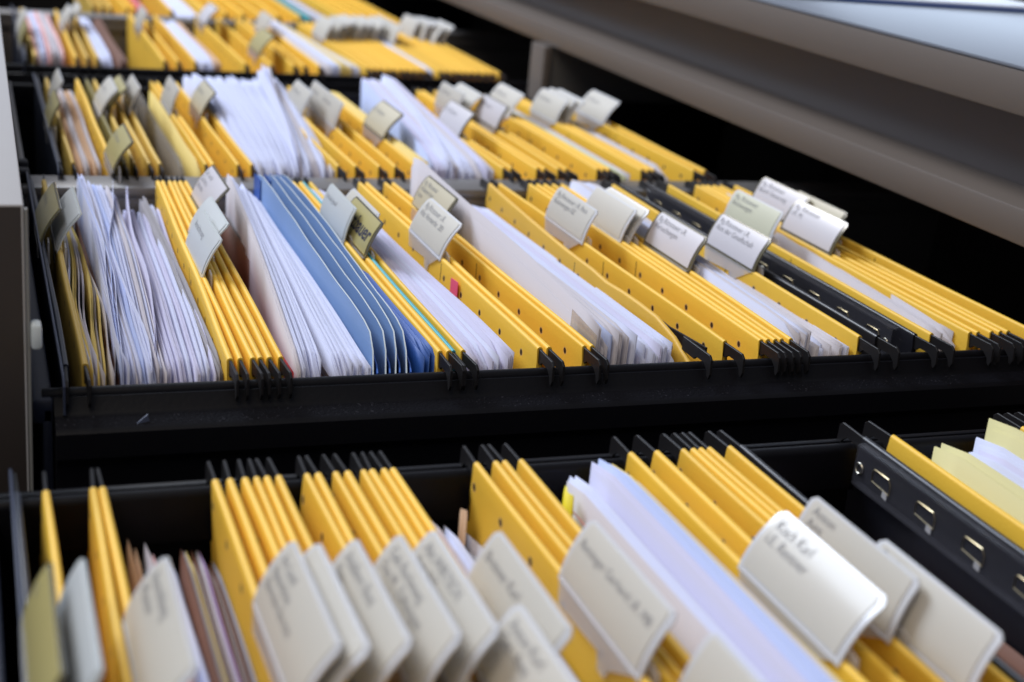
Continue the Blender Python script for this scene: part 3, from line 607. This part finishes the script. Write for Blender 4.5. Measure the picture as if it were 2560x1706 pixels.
 ('F', 'R4', 'black hanging folder with clear plastic strip, front row', 'strip', [1.5364], None, {}),
 ('F', 'R4', 'yellow folder right of the clear plastic strip, front row', 'yellow', [1.598], None, {}),
 ('F', 'R4', 'yellow folders at the right edge of the front row', 'yellow', [1.8987, 1.9281, 1.9547], None, {}),
 ('B', 'R4', 'tanA', ['tan', 'orange'], [0.2013, 0.2129, -0.0298, 0.2013, 0.2129, -0.0423, -0.0322], (0.64, 2.0020000000000002), {'lab': 'orange and tan paper edges right of the paired folders, front row'}),
 ('B', 'R4', 'pinkB', ['cream', 'pink'], [0.2233, 0.243, -0.0332, 0.2233, 0.243, -0.0294, -0.0535], (0.64, 2.0020000000000002), {'lab': 'pale pink pointed papers at the left of the front row'}),
 ('B', 'R4', 'whiteC', ['paper'], [0.2536, 0.2735, -0.0564, 0.2536, 0.2735, -0.0658, -0.0752], (0.64, 2.0020000000000002), {'lab': 'low white papers behind the third tab, front row'}),
 ('B', 'R4', 'brownD', ['brown', 'pyellow', 'grey'], [0.2756, 0.2958, -0.0363, 0.2756, 0.2958, -0.0325, -0.0583], (0.64, 2.0020000000000002), {'lab': 'brown card with yellow edged papers, front row'}),
 ('B', 'R4', 'mixE', ['brown', 'grey', 'lilac', 'cream'], [0.2984, 0.3325, -0.0527, 0.2984, 0.3325, -0.051, -0.0807], (0.64, 2.0020000000000002), {'lab': 'brown and lilac mixed papers left of the six folders, front row'}),
 ('B', 'R4', 'pinkF', ['pink', 'cream'], [0.6644, 0.68, -0.0149, 0.6644, 0.68, -0.0042, -0.0331], (0.64, 2.0020000000000002), {'lab': 'pale pink papers right of the eight yellow folders, front row'}),
 ('B', 'R4', 'blueG', ['paper'], [0.7028, 0.7245, -0.036, 0.7028, 0.7245, -0.0373, -0.0527], (0.64, 2.0020000000000002), {'lab': 'bright blue white papers right of the eight folders, front row'}),
 ('B', 'R4', 'greyH', ['grey', 'cream'], [0.7385, 0.769, -0.0586, 0.7385, 0.769, -0.0659, -0.0807], (0.64, 2.0020000000000002), {'lab': 'grey papers left of the four yellow folders, front row'}),
 ('B', 'R4', 'tanH', ['tan'], [0.7389, 0.7404, -0.0271, 0.7389, 0.7404, -0.0338, -0.0339], (1.92, 2.0020000000000002), {'lab': 'single curled tan sheet left of the four folders, front row'}),
 ('B', 'R4', 'sticky', ['sticky'], [0.9079, 0.9104, 0.0041, 0.9079, 0.9104, 0.0056, 0.0046], (1.9, 1.99), {'lab': 'bright yellow sticky flag beside the cream sheet, front row'}),
 ('B', 'R4', 'creamI', ['cream', 'paper'], [0.9228, 0.9439, 0.0193, 0.9228, 0.9439, 0.0288, 0.0193], (0.64, 2.0020000000000002), {'lab': 'cream sheet with faint red print in the front row'}),
 ('B', 'R4', 'whiteJ', ['paper2', 'paper', 'blueish'], [0.9581, 1.0017, 0.0401, 0.9581, 1.0017, 0.0563, 0.0438], (0.64, 2.0020000000000002), {'lab': 'tall white sheets standing highest in the front row', 'tall': 1}),
 ('B', 'R4', 'paleK', ['pyellow', 'cream', 'pyellow2'], [1.006, 1.0329, 0.0161, 1.006, 1.0329, 0.0354, 0.0049], (0.64, 2.0020000000000002), {'dz': 0.02, 'lab': 'pale yellow papers right of the tall white sheets, front row'}),
 ('B', 'R4', 'whiteL', ['paper', 'paper2'], [1.0686, 1.0976, -0.0323, 1.0686, 1.0976, -0.0267, -0.0541], (0.64, 2.0020000000000002), {'dz': 0.03, 'lab': 'lower white papers left of the seven folders, front row'}),
 ('B', 'R4', 'browncard', ['brown'], [1.5193, 1.5276, -0.082, 1.5193, 1.5276, -0.1008, -0.1042], (0.64, 2.0020000000000002), {'dz': -0.03, 'lab': 'dark brown card behind the large white tabs, front row'}),
 ('B', 'R4', 'whiteQ', ['paper', 'cream'], [1.4182, 1.4702, -0.1027, 1.4182, 1.4702, -0.1149, -0.1418], (0.64, 2.0020000000000002), {'lab': 'white papers below the large tabs at the lower right, front row'}),
 ('B', 'R4', 'paleM', ['paper', 'pyellow'], [1.6109, 1.6444, 0.0292, 1.6109, 1.6444, 0.0353, 0.0377], (0.64, 2.0020000000000002), {'dz': -0.03, 'lab': 'small white papers right of the clear strip, front row'}),
 ('B', 'R4', 'paleN', ['pyellow2'], [1.6487, 1.7174, 0.0293, 1.6487, 1.7174, 0.0533, 0.0199], (0.64, 2.0020000000000002), {'lab': 'pale yellow sheet right of the clear strip, front row'}),
 ('B', 'R4', 'whiteO', ['paper', 'paper2'], [1.7373, 1.7819, 0.0372, 1.7373, 1.7819, 0.0411, 0.0519], (0.64, 2.0020000000000002), {'dz': -0.015, 'lab': 'white papers between the two pale yellow sheets, front row'}),
 ('B', 'R4', 'paleP', ['pyellow2'], [1.785, 1.8164, 0.0593, 1.785, 1.8164, 0.0804, 0.068], (0.64, 2.0020000000000002), {'lab': 'tall pale yellow sheet at the right edge of the front row'}),
 ('B', 'R3', 'sheet1', ['cream', 'paper'], [1.2237, 1.2342, 0.0694, 1.2138, 1.229, 0.1273, 0.1197], (2.573, 3.9570000000000003), {'n': 3, 'crump': 0.3, 'lab': 'tallest cream white sheet standing in front of the middle white stack'}),
 ('B', 'R3', 'sheet2', ['paper', 'blueish'], [0.2644, 0.2675, 0.0156, 0.269, 0.2826, 0.0729, 0.0646], (2.573, 3.9570000000000003), {'n': 3, 'crump': 0.9, 'lab': 'curled tall white sheet at the left of the left white stack'}),
 ('B', 'R3', 'sheet3', ['paper'], [0.2915, 0.2939, 0.0105, 0.3399, 0.3445, 0.0555, 0.0531], (2.573, 3.9570000000000003), {'n': 1, 'crump': 1.4, 'lab': 'single curled sheet sticking out of the left white stack'}),
 ('B', 'R3', 'sheet4', ['paper2'], [0.3197, 0.3221, 0.0054, 0.398, 0.405, 0.0339, 0.0291], (2.573, 3.9570000000000003), {'n': 2, 'crump': 0.8, 'lab': 'pointed white sheet rising between the two left white stacks'}),
 ('B', 'R2', 'sheet1', ['paper', 'cream'], [0.937, 0.9466, 0.0241, 1.0665, 1.0872, 0.1312, 0.1253], (4.21, 5.55), {'n': 3, 'crump': 0.3, 'lab': 'tallest white sheet in the third row, behind the blue folders'}),
 ('B', 'R2', 'sheet2', ['blueish'], [1.3715, 1.3775, 0.0322, 1.4626, 1.4737, 0.0873, 0.0808], (4.21, 5.55), {'n': 2, 'crump': 0.3, 'lab': 'pointed lavender sheet left of the tall white sheets, third row'}),
 ('B', 'R2', 'sheet3', ['paper', 'cream'], [1.4291, 1.4408, 0.0379, 1.5587, 1.577, 0.1046, 0.1018], (4.21, 5.55), {'n': 3, 'crump': 0.5, 'lab': 'tall white sheet with curled top right of the lavender one, third row'}),
 ('T', 'R3', 'olive', 'Anstellung', [0.1985, 3.6193, 3.3531], {'nid': 1}),
 ('T', 'R3', 'greenw', 'Allgemein', [0.2392, 3.5802, 3.2986], {'nid': 2}),
 ('T', 'R3', 'lilac', 'Urk. an die\nGerichte u.\nBehörden', [0.6209, 3.8264, 3.5548], {'nid': 6}),
 ('T', 'R3', 'greenw', '', [0.5633, 3.4908, 3.2012], {}),
 ('T', 'R3', 'greenw', 'Versicherung', [0.5287, 3.363, 3.0742], {}),
 ('T', 'R3', 'greenw', 'Schulz Josef', [0.899, 3.6624, 3.3271], {}),
 ('T', 'R3', 'white', '', [0.9489, 3.5962, 3.2856], {}),
 ('T', 'R3', 'olive', 'Attbauer', [0.9346, 3.4751, 3.2288], {'hand': 1}),
 ('T', 'R3', 'beige', 'Rg. Rittsteuer\nArbeiten laut\nListe', [1.2054, 3.7088, 3.4799], {}),
 ('T', 'R3', 'white', 'Rg.Rittsteuer i.R.\nAlte Vermerke  201', [1.133, 3.4784, 3.1989], {}),
 ('T', 'R3', 'white', 'Rg.Rittsteuer i.R. Rest\nRestmengen BZ', [1.5549, 3.5986, 3.3195], {}),
 ('T', 'R3', 'white', '', [1.6755, 3.6124, 3.3331], {}),
 ('T', 'R3', 'white', '', [1.7103, 3.603, 3.3242], {}),
 ('T', 'R3', 'lilac', 'Rg.Rittsteuer i.R.\nVersuchungen', [1.7471, 3.3425, 3.0725], {}),
 ('T', 'R3', 'lilac', 'Rg.Rittsteuer i.R.\nAmt der Gesellschaft', [1.9237, 3.3154, 3.0564], {}),
 ('T', 'R3', 'greenb', 'Rg. Rittsteuer\nRechnungen', [2.116, 3.593, 3.3202], {}),
 ('T', 'R3', 'lilac', 'Rg. Rittsteuer\nBezirk Steuerung', [2.2965, 3.7406, 3.4777], {}),
 ('T', 'R3', 'lilac', 'Rg. Rittsteuer\ni.R. M.', [2.2499, 3.4668, 3.2005], {}),
 ('T', 'R3', 'beige', '', [2.3167, 3.5874, 3.3062], {}),
 ('T', 'R2', 'white', 'Rg. Rittsteuer', [0.3044, 5.349, 5.0098], {}),
 ('T', 'R2', 'olive', 'Rg. Rittsteuer', [0.2709, 4.9068, 4.6291], {}),
 ('T', 'R2', 'white', 'Rg. Rittsteuer', [0.474, 5.2408, 4.845], {}),
 ('T', 'R2', 'olive', 'Rg. Rittsteuer', [0.5101, 5.2017, 4.964], {}),
 ('T', 'R2', 'white', 'Rg. Rittsteuer', [0.5565, 5.2567, 4.9145], {}),
 ('T', 'R2', 'white', 'Rg. Rittsteuer', [0.6644, 5.2308, 4.9345], {}),
 ('T', 'R2', 'olive', 'Rg. Rittsteuer', [0.4404, 4.3409, 4.1095], {}),
 ('T', 'R2', 'beige', 'Rg. Rittsteuer', [0.8004, 5.159, 4.9245], {}),
 ('T', 'R2', 'white', 'Rg. Rittsteuer', [1.1525, 5.2274, 4.9802], {}),
 ('T', 'R2', 'white', 'Rg. Rittsteuer', [1.2126, 5.2202, 4.9565], {}),
 ('T', 'R2', 'white', 'Rg. Rittsteuer', [1.2123, 5.0338, 4.7859], {}),
 ('T', 'R2', 'beige', 'Rg. Rittsteuer', [1.3868, 4.8426, 4.6111], {}),
 ('T', 'R2', 'white', 'Rg. Rittsteuer', [1.7276, 5.2587, 5.0749], {}),
 ('T', 'R2', 'white', 'Rg. Rittsteuer', [1.8154, 5.3127, 4.9836], {}),
 ('T', 'R2', 'lilac', 'Rg. Rittsteuer', [1.6553, 4.9152, 4.6603], {}),
 ('T', 'R2', 'lilac', 'Rg. Rittsteuer', [1.8334, 5.0578, 4.8004], {}),
 ('T', 'R2', 'white', 'Rg. Rittsteuer', [1.9901, 5.3243, 5.0469], {}),
 ('T', 'R2', 'white', 'Rg. Rittsteuer', [2.1397, 5.2466, 4.9539], {}),
 ('T', 'R2', 'white', 'Rg. Rittsteuer', [2.1761, 5.2542, 4.9581], {}),
 ('T', 'R2', 'white', 'Rg. Rittsteuer', [2.2047, 5.241, 4.944], {}),
 ('T', 'R2', 'white', 'Rg. Rittsteuer', [2.3513, 5.2251, 4.9499], {}),
 ('T', 'R1', 'white', '', [0.2629, 6.9576, 6.6036], {}),
 ('T', 'R1', 'olive', '', [0.2228, 6.542, 6.3401], {}),
 ('T', 'R1', 'white', '', [0.4655, 7.1977, 6.8301], {}),
 ('T', 'R1', 'white', '', [0.5147, 7.2488, 6.9541], {}),
 ('T', 'R1', 'white', '', [0.7999, 7.2785, 6.8992], {}),
 ('T', 'R1', 'lilac', '', [1.2014, 7.5755, 7.0961], {}),
 ('T', 'R1', 'white', '', [1.4013, 7.2771, 6.9082], {}),
 ('T', 'R1', 'olive', '', [1.3071, 6.5609, 6.3429], {}),
 ('T', 'R1', 'white', '', [1.6951, 7.1868, 6.9363], {}),
 ('T', 'R1', 'white', '', [1.7387, 7.2027, 6.9508], {}),
 ('T', 'R1', 'white', '', [1.7826, 7.2188, 6.9654], {}),
 ('T', 'R1', 'white', '', [1.8269, 7.2351, 6.9801], {}),
 ('T', 'R1', 'white', '', [1.8715, 7.2514, 6.9949], {}),
 ('T', 'R1', 'white', '', [1.9165, 7.2679, 7.0099], {}),
 ('T', 'R1', 'white', '', [1.9619, 7.2846, 7.0249], {}),
 ('T', 'R1', 'white', '', [2.0077, 7.3013, 7.0401], {}),
 ('T', 'R1', 'white', '', [2.0194, 7.1651, 6.7521], {}),
 ('T', 'R1', 'white', '', [2.1856, 7.4371, 7.0654], {}),
 ('T', 'R1', 'white', '', [2.2117, 7.3956, 7.027], {}),
 ('T', 'R1', 'white', '', [2.2376, 7.3544, 6.9888], {}),
 ('T', 'R1', 'white', '', [2.2634, 7.3135, 6.9509], {}),
 ('T', 'R1', 'white', '', [2.2889, 7.2729, 6.9133], {}),
 ('T', 'R1', 'white', '', [2.3271, 7.2713, 6.924], {}),
 ('T', 'R4', 'olive', 'G', [0.0844, 1.6476, 1.4015], {'nid': 1}),
 ('T', 'R4', 'greenw', '', [0.1238, 1.6572, 1.3842], {}),
 ('T', 'R4', 'white', 'Anmeldung\nMuster', [0.2259, 1.6392, 1.3758], {}),
 ('T', 'R4', 'white', 'An Land\nNatürliche\nBetriebe Bericht', [0.3906, 1.6497, 1.3864], {}),
 ('T', 'R4', 'white', 'Lieferung', [0.4219, 1.6478, 1.3715], {}),
 ('T', 'R4', 'white', 'Adalbert Rest\nBau', [0.4733, 1.6398, 1.3891], {}),
 ('T', 'R4', 'white', 'Gab Rechnung\nDas M. Zahlungen', [0.5347, 1.6426, 1.3823], {}),
 ('T', 'R4', 'white', 'Abt.WIRTSCH.\nAmt NZ', [0.5841, 1.6462, 1.3871], {}),
 ('T', 'R4', 'white', 'Breitner Karl', [0.6724, 1.6324, 1.3745], {}),
 ('T', 'R4', 'white', 'Anton Karl\nGes. Amt', [0.6299, 1.3943, 1.209], {}),
 ('T', 'R4', 'white', 'Rettinger Gerhard i.R. MB', [0.8167, 1.6493, 1.3749], {}),
 ('T', 'R4', 'white', 'Koch Karl\ni.E. Rentner', [1.1192, 1.626, 1.3595], {}),
 ('T', 'R4', 'white', 'Anton\nAmt', [1.1935, 1.6516, 1.3988], {}),
 ('T', 'R4', 'white', 'Besitz\nFinanzen', [1.2168, 1.5098, 1.2464], {}),
 ('T', 'R4', 'white', '', [0.8477, 1.2571, 1.1423], {}),
]
# ------------------------------------------------------------------ build everything from the table
rnd = random.Random(11)
gi = 0
for d in DATA:
    if d[0] != 'F': continue
    _, row, name, kind, xs, xf, o = d
    if kind == 'blue': name = 'light blue cardboard wallets, second row'
    xf = xf or xs; n = len(xs)
    for i, (a, b) in enumerate(zip(xs, xf)):
        if n == 1: lab, grp = name, None
        else:
            nm = name
            for wd in list(NUM.values()) + ['paired']:
                if nm.startswith(wd + ' '): nm = nm[len(wd) + 1:]
            if nm.startswith('last two '): nm = nm[9:]
            lab = '%s from left of the %s %s' % (ORD[i], NUM[n], nm) if n > 2 else '%s of the two %s' % (('left', 'right')[i], nm)
            grp = name
        r_ = folder(row, a, b, kind, lab, grp, rnd)
        if 'dark dashes' in lab:      # row of thin dark plates along the cover
            bm = bmesh.new()
            for q in range(9):
                y0 = .20 + .118 * q; poly_plate(bm, [(y0, -.052), (y0 + .104, -.052), (y0 + .104, -.044), (y0, -.044)], -.0135, -.0068)
            link('dark_dashes', bm, 'dark', r_, smooth=False)
for d in DATA:
    if d[0] == 'B': bundle(d[1], d[2], d[3], d[4], d[5], d[6])
def nearest(row, x, taken):
    c = [(abs(f[1] - x) + (.05 if id(f[3]) in taken else 0), i) for i, f in enumerate(FOLD) if f[0] == row]
    return FOLD[min(c)[1]]
taken = set()
for d in DATA:
    if d[0] != 'T': continue
    _, row, col, text, (xt, y1, y0), o = d
    ym = (y0 + y1) / 2 + (rnd.uniform(-.035, .035) if row == 'R1' else rnd.uniform(-.008, .008)); xt += rnd.uniform(-.008, .008) if row == 'R1' else 0; w = .275; ya = ROWS[row][0]; L = ROWS[row][1] - ya
    best = None
    for f in FOLD:
        if f[0] != row: continue
        xx = f[1] + (f[2] - f[1]) * (ym - ya) / L; c = abs(xt - .050 - xx) + (.012 if id(f[3]) in taken else 0)
        if best is None or c < best[0]: best = (c, f, xx)
    c, f, xx = best; taken.add(id(f[3]))
    bend = f[5](ym - ya, .02); root = f[3]
    lean = max(.030, min(.070, xt - xx))
    tb = add_tab(root, col, text, lean, ym - w / 2, ym + w / 2, 0, ylocal=ya, hand=bool(o.get('hand')))
    tb.location = (bend * H, 0, 0)
    if c > .03: print('TAB off', row, text[:14], round(c, 3), f[1])
# clear plastic corner piece on the near end of the tall sheets
bm = bmesh.new(); poly_plate(bm, [(2.560, .050), (2.70, .062), (2.70, .022), (2.560, -.035)], 1.2180, 1.2192);
o = link('plastic_sleeve', bm, 'sleeve', smooth=False); tag(o, 'small clear plastic sleeve at the near corner of the tallest cream sheet', 'sleeve')
# small pink flag at the near end of the folder
f = [f for f in FOLD if f[0] == 'R3' and abs(f[1] - 1.092) < .02][0]
bm = bmesh.new(); ya = ROWS['R3'][0]
poly_plate(bm, [(3.045, .016), (3.098, .012), (3.098, -.042), (3.045, -.040)], f[1] + f[5](3.07 - ya, 0) - .0125, f[1] + f[5](3.07 - ya, 0) - .0112)
o = link('sticky_flag', bm, 'flag', smooth=False); tag(o, 'small bright pink sticky flag on a yellow folder in the second row', 'flag')

# red printed frame on the cream sheet of the front row
for o in list(C.objects):
    if o.get('label', '').startswith('cream sheet with faint red print'):
        bm = bmesh.new(); a, b, c, d = 1.30, 1.20, -.04, -.20; L_ = 1.36
        wire(bm, [(-.006, L_ - .06, -.03), (-.006, L_ - .20, -.03), (-.006, L_ - .20, -.14), (-.006, L_ - .06, -.14)], .0012, 5, closed=True)
        link('red_print', bm, 'redink', o)
